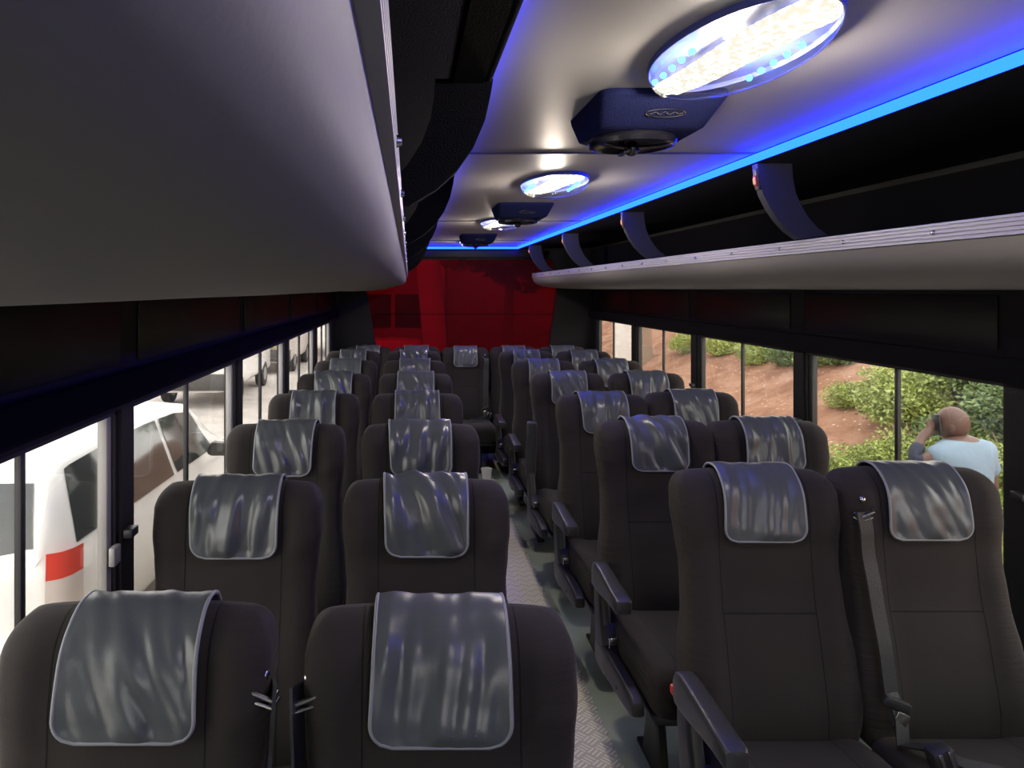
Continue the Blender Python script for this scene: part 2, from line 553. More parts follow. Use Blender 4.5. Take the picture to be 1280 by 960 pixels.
def belt_meshes(xs=0., wa=.35, ya=0.):
    """belt on the seat's -X shoulder (mirrored by scale for the other side)"""
    x = -.178 - xs
    bm = bmesh.new()
    pts = [(x - .012 + .02 * (i / 20), ya + front_y(-.165, 1.035 - .43 * i / 20) - .022 - .012 * math.sin(i / 20 * math.pi), 1.035 - .43 * i / 20) for i in range(21)]
    strap(bm, pts, .046, axis=Vector((1, wa, 0)))
    e = pts[-1]
    pts2 = [(e[0], e[1], e[2]), (e[0] + .005, e[1] - .03, e[2] - .05), (e[0] - .004, e[1] - .05, e[2] - .1), (e[0] + .02, e[1] - .09, .525), (e[0] + .08, e[1] - .14, .516), (e[0] + .15, e[1] - .17, .516)]
    strap(bm, pts2, .04, axis=Vector((1, .35, 0)))
    bel = finish(bm, 'seat_belt', angle=60)
    bm = bmesh.new()     # slotted tongue with steel blade
    box(bm, (e[0] - .035, e[1] - .03, e[2] - .03), (e[0] + .035, e[1] - .012, e[2] - .004), .006, rot=Matrix.Rotation(R(24), 3, 'Y'))
    tong = finish(bm, 'tongue')
    bm = bmesh.new()
    box(bm, (e[0] - .014, e[1] - .036, e[2] - .075), (e[0] + .018, e[1] - .033, e[2] - .032), .002, rot=Matrix.Rotation(R(24), 3, 'Y'))
    blade = finish(bm, 'blade')
    bm = bmesh.new()
    box(bm, (-.2, -.315, .515), (-.15, -.275, .585), .008, rot=Matrix.Rotation(R(-18), 3, 'Y'))
    buck = finish(bm, 'buckle')
    bm = bmesh.new()
    ra = Matrix.Rotation(R(-18), 3, 'Y')
    for k in (0, 1): box(bm, (-.19 + .022 * k, -.32, .548), (-.182 + .022 * k, -.312, .584), .0015, rot=ra, piv=(-.175, -.295, .55))
    slot = finish(bm, 'buckle_plate')
    bm = bmesh.new()
    bmesh.ops.create_uvsphere(bm, u_segments=14, v_segments=10, radius=.0085, matrix=Matrix.Translation((-.178, front_y(-.175, 1.06) - .006, 1.062)))
    bolt = finish(bm, 'anchor_bolt')
    bm = bmesh.new()
    y0 = front_y(-.17, 1.03) - .016
    tube(bm, [(-.205, y0 + .006, 1.028), (-.2, y0 - .01, 1.022), (-.165, y0 - .01, 1.036), (-.158, y0 + .008, 1.045)], .0042, 8)
    tube(bm, [(-.208, y0 + .006, 1.018), (-.2, y0 - .012, 1.011), (-.168, y0 - .012, 1.022)], .003, 8)
    ring = finish(bm, 'belt_guide')
    return bel, tong, blade, buck, slot, bolt, ring

def stowed_buckle_mesh():
    bm = bmesh.new()
    box(bm, (-.028, -.21, .395), (.028, -.165, .47), .01, rot=Matrix.Rotation(R(-35), 3, 'X'))
    me = finish(bm, 'buckle')
    bm = bmesh.new()
    box(bm, (-.018, -.245, .437), (.018, -.235, .45), .002)
    box(bm, (-.02, -.248, .415), (-.014, -.236, .45), .002); box(bm, (.014, -.248, .415), (.02, -.236, .45), .002)
    return me, finish(bm, 'buckle_plate')

ME = dict(back=backrest_mesh(), cushion=cushion_mesh(), arm=arm_mesh(), sup=arm_support_mesh(), rail=side_rail_mesh(), leg=leg_mesh(), pan=pan_mesh())
ME['belt'] = belt_meshes(); ME['sidebelt'] = belt_meshes(.035, 4., .045)
ME['stow'] = stowed_buckle_mesh()
COVERS = [cover_meshes(s, f, w, k) for s, f, w, k in [(3, .75, .108, .02), (11, 1.1, .107, -.01), (23, 1.25, .106, .03), (31, 1.0, .108, -.03), (47, 1.35, .106, .0), (59, .8, .107, .015)]]
BOLT = box_me('button', (-.012, -.075, .575), (.012, -.05, .6), .006)

def seat(x, y, label, variant, arm=0, belt=0, dz=0., raised=False, red=False, group='passenger seats', tilt=0., yaw=0., side=False):
    """arm / belt: -1 or +1 for the side they sit on"""
    dz -= .028
    r = empty('bus_seat', (x, y, dz), yaw)
    r.rotation_euler.x = tilt
    tag(r, label, 'seat', group)
    b = link('backrest', ME['back'], M_['fabric'], r)
    link('seat_cushion', ME['cushion'], M_['fabric'], r)
    cov, pip = COVERS[variant % len(COVERS)]
    c = link('headrest_cover', cov, M_['leather'], r)
    link('piping', pip, M_['piping'], c)
    link('seat_pan', ME['pan'], M_['blacksteel'], r)
    for lx in (-.1, .1):
        lg = link('leg', ME['leg'], M_['blacksteel'], r); lg.location.x = lx; lg.location.z = -dz
        if dz: lg.location.z = -dz
    if arm:
        ax = arm * .244
        a = link('armrest', ME['arm'], M_['armtop'], r); a.location = (ax, -.008, .008); a.scale.y = .87
        if raised:
            a.rotation_euler.x = R(-78); p = Vector((0, -.1, .60)); a.location = Vector((ax, 0, 0)) + p - Matrix.Rotation(R(-78), 3, 'X') @ p
        s = link('arm_support', ME['sup'], M_['plastic'], r); s.location.x = ax
        if red:
            bt = link('recline_button', BOLT, M_['red'], s); bt.location.x = -.012; bt['label'] = 'red recline button'
        l = link('side_rail', ME['rail'], M_['plastic'], r); l.location.x = ax
        k = link('buckle', ME['stow'][0], M_['plastic'], r); k.location.x = ax + .012 * -arm
        link('buckle_plate', ME['stow'][1], M_['steel'], k)
    if belt:
        bel, tong, blade, buck, slot, bolt, ring = ME['sidebelt' if side else 'belt']
        g = link('seat_belt', bel, M_['belt'], r); g.scale.x = -belt
        t = link('tongue', tong, M_['plastic'], g)
        link('blade', blade, M_['steel'], g); an = link('anchor_bolt', bolt, M_['steel'], g); gd = link('belt_guide', ring, M_['steel'], g)
        if side: an.location = (-.03, .03, -.02); gd.location = (-.024, .035, -.01)
        k = link('buckle', buck, M_['plastic'], r); k.scale.x = -belt
        link('buckle_plate', slot, M_['steel'], k)
    return r

ORD = ['nearest', 'second', 'third', 'fourth', 'fifth', 'sixth', 'rearmost']
LY = [1.115, 1.84, 2.6, 3.38, 4.19, 4.98, 5.74]
LX_A = [.05, .045, .043, .04, .04, .04, .04]
LX_W = [-.437, -.445, -.452, -.45, -.44, -.44, -.445]
for i, y in enumerate(LY):
    seat(LX_A[i], y, f'dark brown seat with grey leatherette cover, aisle side of left block, {ORD[i]} row', [0, 1, 3, 4, 5, 2, 1][i], arm=1, belt=-1 if i < 1 else 0, side=True,
         dz=[-.026, -.006, 0, 0, 0, 0, 0][i], group='seats left of the aisle')
    seat(LX_W[i], y + [.01, .0, 0, 0, 0, 0, 0][i], f'dark brown seat with grey leatherette cover, by left windows, {ORD[i]} row', [5, 3, 2, 4, 1, 0, 4][i], belt=1 if i < 1 else 0, side=True,
         group='seats left of the aisle', dz=[-.026, -.01, 0, 0, 0, 0, 0][i])
ORD6 = ['nearest', 'second', 'third', 'fourth', 'fifth', 'rearmost']
RY = [1.93, 2.67, 3.43, 4.22, 4.96, 5.72]
RX_A = [.948, .926, .934, .94, .935, .94]
RX_W = [1.386, 1.352, 1.366, 1.41, 1.405, 1.4]
for i, y in enumerate(RY):
    lab = f'black seat with armrest and grey cover, aisle side of right block, {ORD6[i]} row'
    if i == 0: lab = 'black seat with red recline button under its armrest, nearest right of the aisle'
    if i == 3: lab = 'black seat right of the aisle with its armrest raised upright, fourth row'
    seat(RX_A[i], y, lab, [0, 1, 3, 2, 4, 4][i], arm=-1, raised=(i == 3), red=(i == 0), group='seats right of the aisle', dz=(.0 if i == 0 else (-.012 if i in (2,) else 0)), belt=1 if i > 3 else 0)
    lab = f'black seat with navy-grey cover, beside right windows, {ORD6[i]} row'
    if i == 0: lab = 'black seat with dark cover and hanging seat belt beside the nearest right window'
    seat(RX_W[i], y, lab, [5, 4, 2, 3, 1, 4][i], belt=-1 if i == 0 else 0, group='seats right of the aisle', dz=(.005 if i == 0 else 0))
for k, lab in enumerate(['rear bench seat at the far left corner under red window', 'rear bench seat second from the left wall under red window',
                         'middle rear bench seat facing straight down the aisle', 'rear bench seat just right of the aisle-facing middle one', 'rear bench seat at the far right corner beside dark wall']):
    seat(.525 + (k - 2) * .452, 6.66, 'black ' + lab, [1, 3, 0, 4, 2][k], belt=1 if k == 2 else 0, group='rear bench seats', dz=-.04 if k != 2 else -.045)

# ------------------------------------------------------------------ bus shell
WL, WR = -.71, 1.77
YF, YR = -2.5, 7.0
def st(o): o['kind'] = 'structure'; return o

st(link('floor', box_me('floor', (WL - .06, YF, -.08), (WR + .06, YR + .05, 0)), M_['floor']))
bm = bmesh.new()
edge_r, edge_l = [], []
for k in range(int((6.2 - YF - .3) / .0185)):
    yy = YF + .3 + .0185 * k
    edge_r.append((.712 + (.005 if k % 2 else -.003) + .003 * math.sin(k * 1.7), yy)); edge_l.append((.288 - (.004 if k % 2 else -.003), yy))
loft(bm, [[(a[0], a[1], 0), (a[0], a[1], .005), (b[0], b[1], .005), (b[0], b[1], 0)] for a, b in zip(edge_l, edge_r)])
tr = link('checker_plate_runner', finish(bm, 'runner', smooth=False), M_['tread'])
tag(tr, 'silver checker plate runner along the aisle floor', 'floor plate')

ce = st(link('ceiling', box_me('ceiling', (WL - .06, YF, CZ + .412), (WR + .06, YR + .05, CZ + .47)), M_['ceiling']))
for k, y in enumerate((.3, 2.18, 4.35, 6.1)):
    st(link(f'trim_{k+1}', box_me('joint', (.15, y - .006, CZ + .4075), (1.05, y + .006, CZ + .4125), .001), M_['seam']))

def side_wall(name, x, out, pill, mull, ztop, zsill, y0, y1, wn):
    """out = +1/-1 outward direction; pill: pillars, the first one widened to shut out daylight"""
    bm = bmesh.new()
    xa, xb = sorted((x, x + out * .06))
    box(bm, (xa, YF, 0), (xb, YR, zsill))
    box(bm, (xa, YF, ztop), (xb, YR, CZ + .44))
    for a, b in pill: box(bm, (xa, a, zsill), (xb, b, ztop))
    w = st(link(name, finish(bm, name, smooth=False), M_['wallblack']))
    n = wn
    for (a, b), (c, d) in zip(pill, pill[1:]):
        root = st(empty(f'window_{n}', (x + out * .03, (b + c) / 2, zsill)))
        oy = (b + c) / 2; oz = zsill
        bm = bmesh.new()
        t = .016
        xa2, xb2 = sorted((-out * .02, out * .015))
        lo_y, hi_y, hz = b - oy, c - oy, ztop - zsill
        box(bm, (xa2, lo_y, 0), (xb2, hi_y, .025)); box(bm, (xa2, lo_y, hz - .012), (xb2, hi_y, hz))
        box(bm, (xa2, lo_y, 0), (xb2, lo_y + t, hz)); box(bm, (xa2, hi_y - t, 0), (xb2, hi_y, hz))
        link('window_frame', finish(bm, 'frame', smooth=False), M_['blacksteel'], root)
        mid = [q for q in mull if b < q < c]
        for q in mid:
            link('mullion', box_me('mullion', (-.007, q - oy - .009, .02), (.007, q - oy + .009, hz - .01), .002), M_['blacksteel'], root)
            # sliding sash rail and its latch
            link('sash_rail', box_me('sash_rail', (-.012, hi_y - t - .028, .02), (.012, hi_y - t, hz - .01), .003), M_['frame'] if out < 0 else M_['blacksteel'], root)
            l = link('latch', box_me('latch', (-out * .032 - .008, hi_y - t - .05, hz * .42), (-out * .032 + .008, hi_y - t - .01, hz * .42 + .045), .004), M_['frame'] if out < 0 else M_['blacksteel'], root)
            link('pull', box_me('pull', (-out * .05 - .012, hi_y - .015, hz * .5), (-out * .05 + .012, hi_y + .03, hz * .5 + .022), .004), M_['blacksteel'], root)
        link('pane', box_me('pane', (-.002, lo_y + t, .02), (.002, hi_y - t, hz - .01)), M_['pane'], root)
        n += 1
    return w, n

PR = [(-2.48, .92), (2.055, 2.14), (3.235, 3.315), (4.44, 4.52), (5.65, 5.725), (6.82, YR)]  # long first span: unseen solid wall, front windows closed to darken the cabin
MR = [1.5, 2.65, 3.88, 5.085, 6.32]
wr, n1 = side_wall('wall_right', WR, 1, PR, MR, CZ - .281, CZ - .93, YF, YR, 1)
PL = [(-2.48, .71), (1.78, 1.86), (3.0, 3.08), (4.2, 4.28), (5.5, 5.6), (6.62, YR)]  # first span likewise solid, added out of view to keep daylight off
ML = [1.37, 2.39, 3.58, 4.85, 6.1]
wl, n2 = side_wall('wall_left', WL, -1, PL, ML, CZ - .297, CZ - .93, YF, YR, n1)
# dark tinted upper panels between rack and window header
for w, x, pl, o in ((wr, WR, PR, -1), (wl, WL, PL, 1)):
    for (a, b), (c, d) in zip(pl, pl[1:]):
        xa, xb = sorted((x, x + o * .006))
        link('upper_panel', box_me('upper_panel', (xa, b + .02, CZ - .185), (xb, c - .02, CZ - .02), .002), M_['panel'], w)
    xa, xb = sorted((x, x + o * .03))
    link('header_rail', box_me('header_rail', (xa, YF + .05, CZ - .28), (xb, YR - .01, CZ - .2), .012), M_['black'], w)

# rear wall with a trapezoid window
def hole_wall(name, y0, y1, outer, inner, m):
    bm = bmesh.new()
    def ring(y): return [bm.verts.new((x, y, z)) for x, z in outer], [bm.verts.new((x, y, z)) for x, z in inner]
    o0, i0 = ring(y0); o1, i1 = ring(y1)
    n = len(outer)
    for k in range(n):
        j = (k + 1) % n
        bm.faces.new((o0[k], o0[j], i0[j], i0[k])); bm.faces.new((o1[k], o1[j], i1[j], i1[k]))
        bm.faces.new((o0[k], o0[j], o1[j], o1[k])); bm.faces.new((i0[k], i0[j], i1[j], i1[k]))
    return st(link(name, finish(bm, name, smooth=False), m))
inner = [(-.31, CZ - .62), (1.36, CZ - .62), (1.44, CZ - .02), (1.40, CZ + .285), (-.35, CZ + .285), (-.41, CZ - .02)]
outer = [(WL - .06, 0), (WR + .06, 0), (WR + .06, CZ - .02), (WR + .06, CZ + .44), (WL - .06, CZ + .44), (WL - .06, CZ - .02)]
hole_wall('wall_rear', YR, YR + .06, outer, inner, M_['wallblack'])
rw = st(empty('window_30', (.52, YR + .03, CZ - .62)))
bm = bmesh.new()
v0 = [bm.verts.new((x - .52, -.004, z - CZ + .62)) for x, z in inner]; v1 = [bm.verts.new((x - .52, .004, z - CZ + .62)) for x, z in inner]
bm.faces.new(v0); bm.faces.new(v1)
for k in range(6): bm.faces.new((v0[k], v0[(k + 1) % 6], v1[(k + 1) % 6], v1[k]))
pn = link('pane', finish(bm, 'pane', smooth=False), M_['redpane'], rw); pn['label'] = 'red film tinted pane'
bm = bmesh.new()
box(bm, (-.9, -.008, .368), (.9, .008, .374)); link('cross_bar', finish(bm, 'bar'), M_['black'], rw)  # thin dark bar across the rear pane
# front wall with windscreen opening behind the viewer, kept small to dim the front
inner = [(WL + .2, .75), (WR - .2, .75), (WR - .2, CZ - .5), (WR - .22, CZ - .05), (WL + .22, CZ - .05), (WL + .2, CZ - .5)]
hole_wall('wall_front', YF - .06, YF, outer, inner, M_['wallblack'])
wf = st(empty('window_31', (.53, YF - .03, .75)))
link('pane', box_me('pane', (WL + .2 - .53, -.003, 0), (WR - .2 - .53, .003, CZ - .05 - .75)), M_['pane'], wf)

# ------------------------------------------------------------------ luggage racks
def ribs(x, z0, z1, o, n=5, d=.003):
    """outline of a ribbed aluminium extrusion standing at x, its ribs towards o"""
    pts = []
    for i in range(n):
        a = z0 + (z1 - z0) * i / n; b = z0 + (z1 - z0) * (i + 1) / n
        pts += [(x, a + .0005), (x + o * d, a + (b - a) * .2), (x + o * d, a + (b - a) * .75), (x, b - .0008)]
    return pts + [(x - o * .012, z1), (x - o * .012, z0)]

def rack(name, label, prof, railx, rz0, rz1, o, xin, divs, ledx, lipx, dprof, dsgn):
    """o: direction towards the aisle. prof: (x,z) from rail down to the wall, relative to eye height"""
    root = empty(name, (prof[-1][0], YF + .05, 0))
    tag(root, label, 'luggage rack')
    ox, oy = prof[-1][0], YF + .05
    y0, y1 = YF + .05, YR - .02
    up = [(x, z + .02) for x, z in reversed(prof)]
    up = [(x + (-o * .012 if i == len(up) - 1 else 0), z) for i, (x, z) in enumerate(up)]
    poly = [(x - ox, z + CZ) for x, z in prof] + [(x - ox, z + CZ) for x, z in up]
    k = len(prof)
    def wob(x, y, z, i):
        # stretched vinyl sags a little between its fixings
        n = noise.noise(Vector((i * .55, (y + oy) * 1.1, o * 3.)))
        w = .006 * n if i < k - 1 and i > 0 else 0
        return (x - o * abs(w) * .3, y, z + w * .6)
    s = link('vinyl_underside', prism_y('underside', poly, 0, y1 - y0, 90, wob), M_['vinyl'], root)
    rail = link('rail', prism_y('rail', [(x - ox, z + CZ) for x, z in ribs(railx, rz0, rz1, o)], 0, y1 - y0, angle=25), M_['alu'], root)
    bm = bmesh.new()
    y = .35
    while y < y1 - y0:
        bmesh.ops.create_cone(bm, cap_ends=True, segments=12, radius1=.006, radius2=.004, depth=.005,
                              matrix=Matrix.Translation((railx + o * .005 - ox, y, CZ + (rz0 + rz1) / 2)) @ Matrix.Rotation(R(90 * o), 4, 'Y'))
        y += .34
    link('bolts', finish(bm, 'bolts'), M_['steel'], rail)
    xa, xb = sorted((prof[-1][0] - ox, lipx - ox))
    link('lining', box_me('lining', (xa, 0, CZ + .397), (xb, y1 - y0, CZ + .4115), .004), M_['black'], root)
    xa, xb = sorted((prof[-1][0] - ox, prof[-1][0] + o * .01 - ox))
    link('back_panel', box_me('back_panel', (xa, 0, CZ + .012), (xb, y1 - y0, CZ + .375)), M_['black'], root)
    xa, xb = sorted((prof[-1][0] - ox + o * .01, railx - o * .012 - ox))
    link('shelf', box_me('shelf', (xa, 0, CZ + .118), (xb, y1 - y0, CZ + .124)), M_['black'], root)
    if o > 0: link('top_lip', box_me('lip', (.136 - ox, 0, CZ + .374), (.15 - ox, y1 - y0, CZ + .3925), .003), M_['black'], root)
    for yy in divs:
        bm = bmesh.new()
        lps = []
        n = len(dprof)
        a0, b0 = [], []
        for i, (x, z) in enumerate(dprof):
            dep = .085 + .02 * (1 - i / (n - 1))
            a0.append((x - ox, z)); b0.append((x - ox - o * dep, z + .012 * i / (n - 1)))
        poly2 = a0 + b0[::-1]
        lo = [bm.verts.new((x, yy - oy - .017, CZ + z)) for x, z in poly2]; hi = [bm.verts.new((x, yy - oy + .017, CZ + z)) for x, z in poly2]
        m = len(poly2)
        for i in range(n - 1):
            for L in (lo, hi): bm.faces.new((L[i], L[i + 1], L[m - 2 - i], L[m - 1 - i]))
        for i in range(m): bm.faces.new((lo[i], lo[(i + 1) % m], hi[(i + 1) % m], hi[i]))
        d = link('divider', finish(bm, 'divider', angle=30), M_['divider' if o < 0 else 'black'], root)
        if o > 0: continue
        # call switch let into the top of the divider
        i = 1
        px_, pz_ = dprof[i]
        bm = bmesh.new()
        ro = Matrix.Rotation(R(8 * o), 3, 'Y')
        box(bm, (px_ - ox - .004, yy - oy - .012, CZ + pz_ - .03), (px_ - ox + .004, yy - oy + .012, CZ + pz_ + .035), .003, rot=ro)
        sw = link('switch', finish(bm, 'switch'), M_['plastic'], d)
        bm = bmesh.new()
        box(bm, (px_ - ox + o * .004 - .003, yy - oy - .008, CZ + pz_ - .018), (px_ - ox + o * .004 + .003, yy - oy + .008, CZ + pz_ + .015), .002, rot=ro)
        link('switch_button', finish(bm, 'switch_button'), M_['red'], d)
        link('switch_lamp', box_me('switch_lamp', (px_ - ox + o * .008 - .002, yy - oy - .006, CZ + pz_ - .012), (px_ - ox + o * .008 + .002, yy - oy + .004, CZ + pz_ + .006), .001, rot=ro), emission('pink_indicator', (1, .55, .45), .45) if 'pink_indicator' not in bpy.data.materials else bpy.data.materials['pink_indicator'], d)
    return root

rack('luggage_rack', 'long overhead luggage rack above the right windows with bright ribbed rail',
     [(1.2, .107), (1.203, .09), (1.212, .07), (1.235, .048), (1.29, .022), (1.38, .008), (1.5, .001), (1.62, -.002), (WR, -.004)],
     1.197, .106, .15, -1, WR, [.82, 2.19, 3.56, 4.93, 6.3], 1.05, 1.06,
     [(1.052, .378), (1.058, .33), (1.07, .285), (1.09, .245), (1.115, .208), (1.145, .175), (1.18, .15)], 1)
rack('luggage_rack', 'grey vinyl luggage rack looming overhead at the left, seen from beneath',
     [(-.02, .104), (-.023, .09), (-.028, .072), (-.036, .058), (-.05, .047), (-.075, .037), (-.11, .025), (-.16, .011), (-.22, -.002), (-.27, -.010), (-.32, -.0145), (-.45, -.013), (WL, -.01)],
     -.0135, .104, .15, 1, WL, [.35, 1.32, 2.42, 3.6, 4.9, 6.3], .08, .078,
     [(.153, .38), (.148, .35), (.138, .305), (.118, .258), (.088, .215), (.05, .18), (.003, .152)], 1)

# ------------------------------------------------------------------ LED strips
def strip(label, lo, hi):
    root = empty('led_strip', ((lo[0] + hi[0]) / 2, (lo[1] + hi[1]) / 2, lo[2]))
    tag(root, label, 'light strip', 'blue light strips around the ceiling')
    l = root.location
    o = link('light_band', box_me('band', Vector(lo) - l, Vector(hi) - l), M_['led'], root)
    return root
s1 = strip('glowing blue light strip along the right ceiling edge above rack', (1.038, YF + .1, CZ + .384), (1.052, 6.93, CZ + .404))
link('channel', box_me('channel', (1.052 - s1.location.x, YF + .1 - s1.location.y, .0), (1.062 - s1.location.x, 6.95 - s1.location.y, .028)), M_['black'], s1)
s2 = strip('blue light strip hidden behind the left rack top, washing the ceiling blue', (.10, YF + .1, CZ + .384), (.13, 6.93, CZ + .391))
link('channel_back', box_me('channel_back', (.08 - s2.location.x, YF + .1 - s2.location.y, -.0005), (.098 - s2.location.x, 6.95 - s2.location.y, .0265)), M_['black'], s2)  # back wall added to stop blue spilling into the rack
link('channel', box_me('channel', (.08 - s2.location.x, YF + .1 - s2.location.y, -.012), (.136 - s2.location.x, 6.95 - s2.location.y, -.0005)), M_['black'], s2)
s3 = strip('glowing blue light strip across the rear end of the ceiling', (.13, 6.92, CZ + .384), (1.045, 6.928, CZ + .404))
link('channel', box_me('channel', (.13 - s3.location.x, 6.929 - s3.location.y, -.014), (1.045 - s3.location.x, 6.96 - s3.location.y, .028)), M_['black'], s3)
st(link('trim_9', box_me('rear_cornice', (-.1, 6.93, CZ + .3), (1.3, YR, CZ + .372), .01), M_['wallblack']))

# ------------------------------------------------------------------ ceiling lights
def ellipse(ax, by, n, dx=0, dy=0): return [(dx + ax * math.cos(2 * math.pi * i / n), dy + by * math.sin(2 * math.pi * i / n)) for i in range(n)]
def light_meshes():
    A, B = .122, .245
    bm = bmesh.new()      # base plate with rim
    lp = [[(x, y, z) for x, y in ellipse(A * s, B * s, 48)] for s, z in ((.0001, -.004), (.97, -.004), (.985, -.012), (1.0, -.012), (1.01, 0), (.0001, 0))]
    loft(bm, lp, cap=False); base = finish(bm, 'base_plate', angle=30)
    bm = bmesh.new()
    lp = [[(x, y, z) for x, y in ellipse(A * s, B * s, 48)] for s, z in ((.985, -.012), (.975, -.022), (.93, -.032), (.8, -.042), (.6, -.049), (.35, -.053), (.0001, -.055))]
    loft(bm, lp, cap=False); bmesh.ops.remove_doubles(bm, verts=bm.verts[:], dist=.0005)
    dome = finish(bm, 'lens', angle=80)
    bm = bmesh.new()      # S-shaped warm panel
    n = 40; lo, hi = [], []
    for i in range(n + 1):
        t = i / n * 2 - 1
        y = t * B * .93
        lim = A * .93 * math.sqrt(max(0, 1 - (t * .93) ** 2))
        c = -.022 * t - .022 * t ** 3
        w = .047 - .006 * t
        a, b = max(-lim, c - w), min(lim, c + w)
        lo.append((a, y)); hi.append((b, y))
    rows = [[(a[0], a[1], -.012), (a[0] + .006 if a[0] + .006 < b[0] else a[0], a[1], -.02), (b[0] - .006 if b[0] - .006 > a[0] else b[0], b[1], -.02), (b[0], b[1], -.012)] for a, b in zip(lo, hi)]
    loft(bm, rows, cap=True, closed=True); warm = finish(bm, 'warm_panel', angle=30)
    bm = bmesh.new()
    bmesh.ops.create_uvsphere(bm, u_segments=10, v_segments=6, radius=.006)
    dot = finish(bm, 'led_dot')
    return base, dome, warm, dot
LM = light_meshes()
for i, (x, y) in enumerate([(.55, -.35), (.553, 1.225), (.555, 2.76), (.56, 4.38), (.555, 6.2)]):
    r = empty('ceiling_light', (x, y, CZ + .412))
    tag(r, ['oval ceiling light over the front of the cabin', 'largest oval clear ceiling light, warm panel lit between blue dots', 'second oval ceiling light, bright warm lens behind the first speaker pod',
            'third oval ceiling light half hidden by a navy speaker pod', 'farthest small oval ceiling light next to rear blue strip'][i], 'ceiling light', 'oval ceiling lights')
    pl = bpy.data.lights.new('lamp_bulb', 'POINT'); pl.energy = 10; pl.color = (1, .86, .68); pl.shadow_soft_size = .03
    lo = bpy.data.objects.new('lamp_bulb', pl); COL.objects.link(lo); lo.parent = r; lo.location = (0, 0, -.034)
    link('base_plate', LM[0], M_['lampbase'], r); link('lens', LM[1], M_['lens'], r); link('warm_panel', LM[2], M_['lamp'], r)
    if i in (1, 2):
        for k in range(5):
            for sx, y0 in ((-1, -.03), (1, -.06)):
                d = link('led_dot', LM[3], M_['leddot'], r)
                d.location = (sx * (.083 - (.018 if (sx < 0 and k < 0) else 0)), y0 + .045 * k, -.018)

# ------------------------------------------------------------------ speaker pods
def pod_meshes():
    bm = bmesh.new()
    top = [(-.135, 0), (.135, 0), (.135, .3), (-.135, .3)]
    def ring(x0, x1, ya, yb, z, r, zf=None):
        pts = []
        for cx, cy, a0 in ((x1 - r, ya + r, -90), (x1 - r, yb - r, 0), (x0 + r, yb - r, 90), (x0 + r, ya + r, 180)):
            for k in range(5):
                a = R(a0 + 22.5 * k); pts.append((cx + r * math.cos(a), cy + r * math.sin(a), z))
        return pts
    loft(bm, [ring(-.135, .135, 0, .32, 0, .03), ring(-.133, .133, .004, .318, -.012, .03), ring(-.118, .118, .085, .305, -.056, .03), ring(-.108, .108, .098, .295, -.062, .03)])
    body = finish(bm, 'pod', angle=35)
    bm = bmesh.new()     # ring and cone
    lp = []
    for rr, z in ((.098, 0), (.1, -.01), (.096, -.02), (.088, -.022), (.082, -.016), (.05, -.004), (.02, .0)):
        lp.append([(rr * math.cos(2 * math.pi * i / 32), rr * math.sin(2 * math.pi * i / 32), z) for i in range(32)])
    loft(bm, lp); spk = finish(bm, 'speaker', angle=30)
    bm = bmesh.new()
    for k in range(3):
        m = Matrix.Rotation(R(90 + 120 * k), 3, 'Z')
        vs = box(bm, (.0, -.007, -.026), (.092, .007, -.019), .002)
        for v in vs: v.co = m @ v.co
    bmesh.ops.create_uvsphere(bm, u_segments=14, v_segments=8, radius=.018, matrix=Matrix.Translation((0, 0, -.024)))
    grille = finish(bm, 'grille_bracket')
    bm = bmesh.new()     # chrome badge on the slanted face
    e = [(.042 * math.cos(2 * math.pi * i / 28), .012 * math.sin(2 * math.pi * i / 28), 0) for i in range(29)]
    tube(bm, e, .0013, 6, False)
    xs = [(-.037 + .074 * i / 24, .0045 * math.sin(i * .95) * (1 - .5 * abs(i / 12 - 1))) for i in range(25)]
    tube(bm, [(x, y, 0) for x, y in xs], .0016, 6)
    badge = finish(bm, 'badge')
    return body, spk, grille, badge
PM = pod_meshes()
glossblack = mat('gloss_black_plastic', (.012, .012, .016), .2)
for i, (x, y) in enumerate([(.532, 1.475), (.562, 3.43), (.53, 5.38)]):
    r = empty('speaker_pod', (x, y, CZ + .412))
    tag(r, ['nearest navy carpeted ceiling speaker pod with chrome badge', 'second navy ceiling speaker pod in front of third oval light', 'farthest small dark ceiling speaker pod near the rear strip'][i], 'speaker', 'ceiling speaker pods')
    link('housing', PM[0], M_['navy'], r)
    s = link('speaker_ring', PM[1], glossblack, r, (-.012, .205, -.061))
    link('bracket', PM[2], glossblack, s)
    b = link('badge', PM[3], M_['steel'], r, (.012, .05, -.0395))
    b.rotation_euler.x = R(-31)

# ------------------------------------------------------------------ small things inside
bm = bmesh.new()
loft(bm, [[(rr * math.cos(2 * math.pi * i / 24), rr * math.sin(2 * math.pi * i / 24), z) for i in range(24)] for rr, z in ((.03, 0), (.033, .004), (.045, .1), (.047, .102), (.044, .102), (.032, .008), (.001, .008))])
c = link('paper_cup', finish(bm, 'cup'), M_['white'], None, (.645, 5.98, .006))
tag(c, 'small white cup standing on the floor at the end of aisle', 'cup')

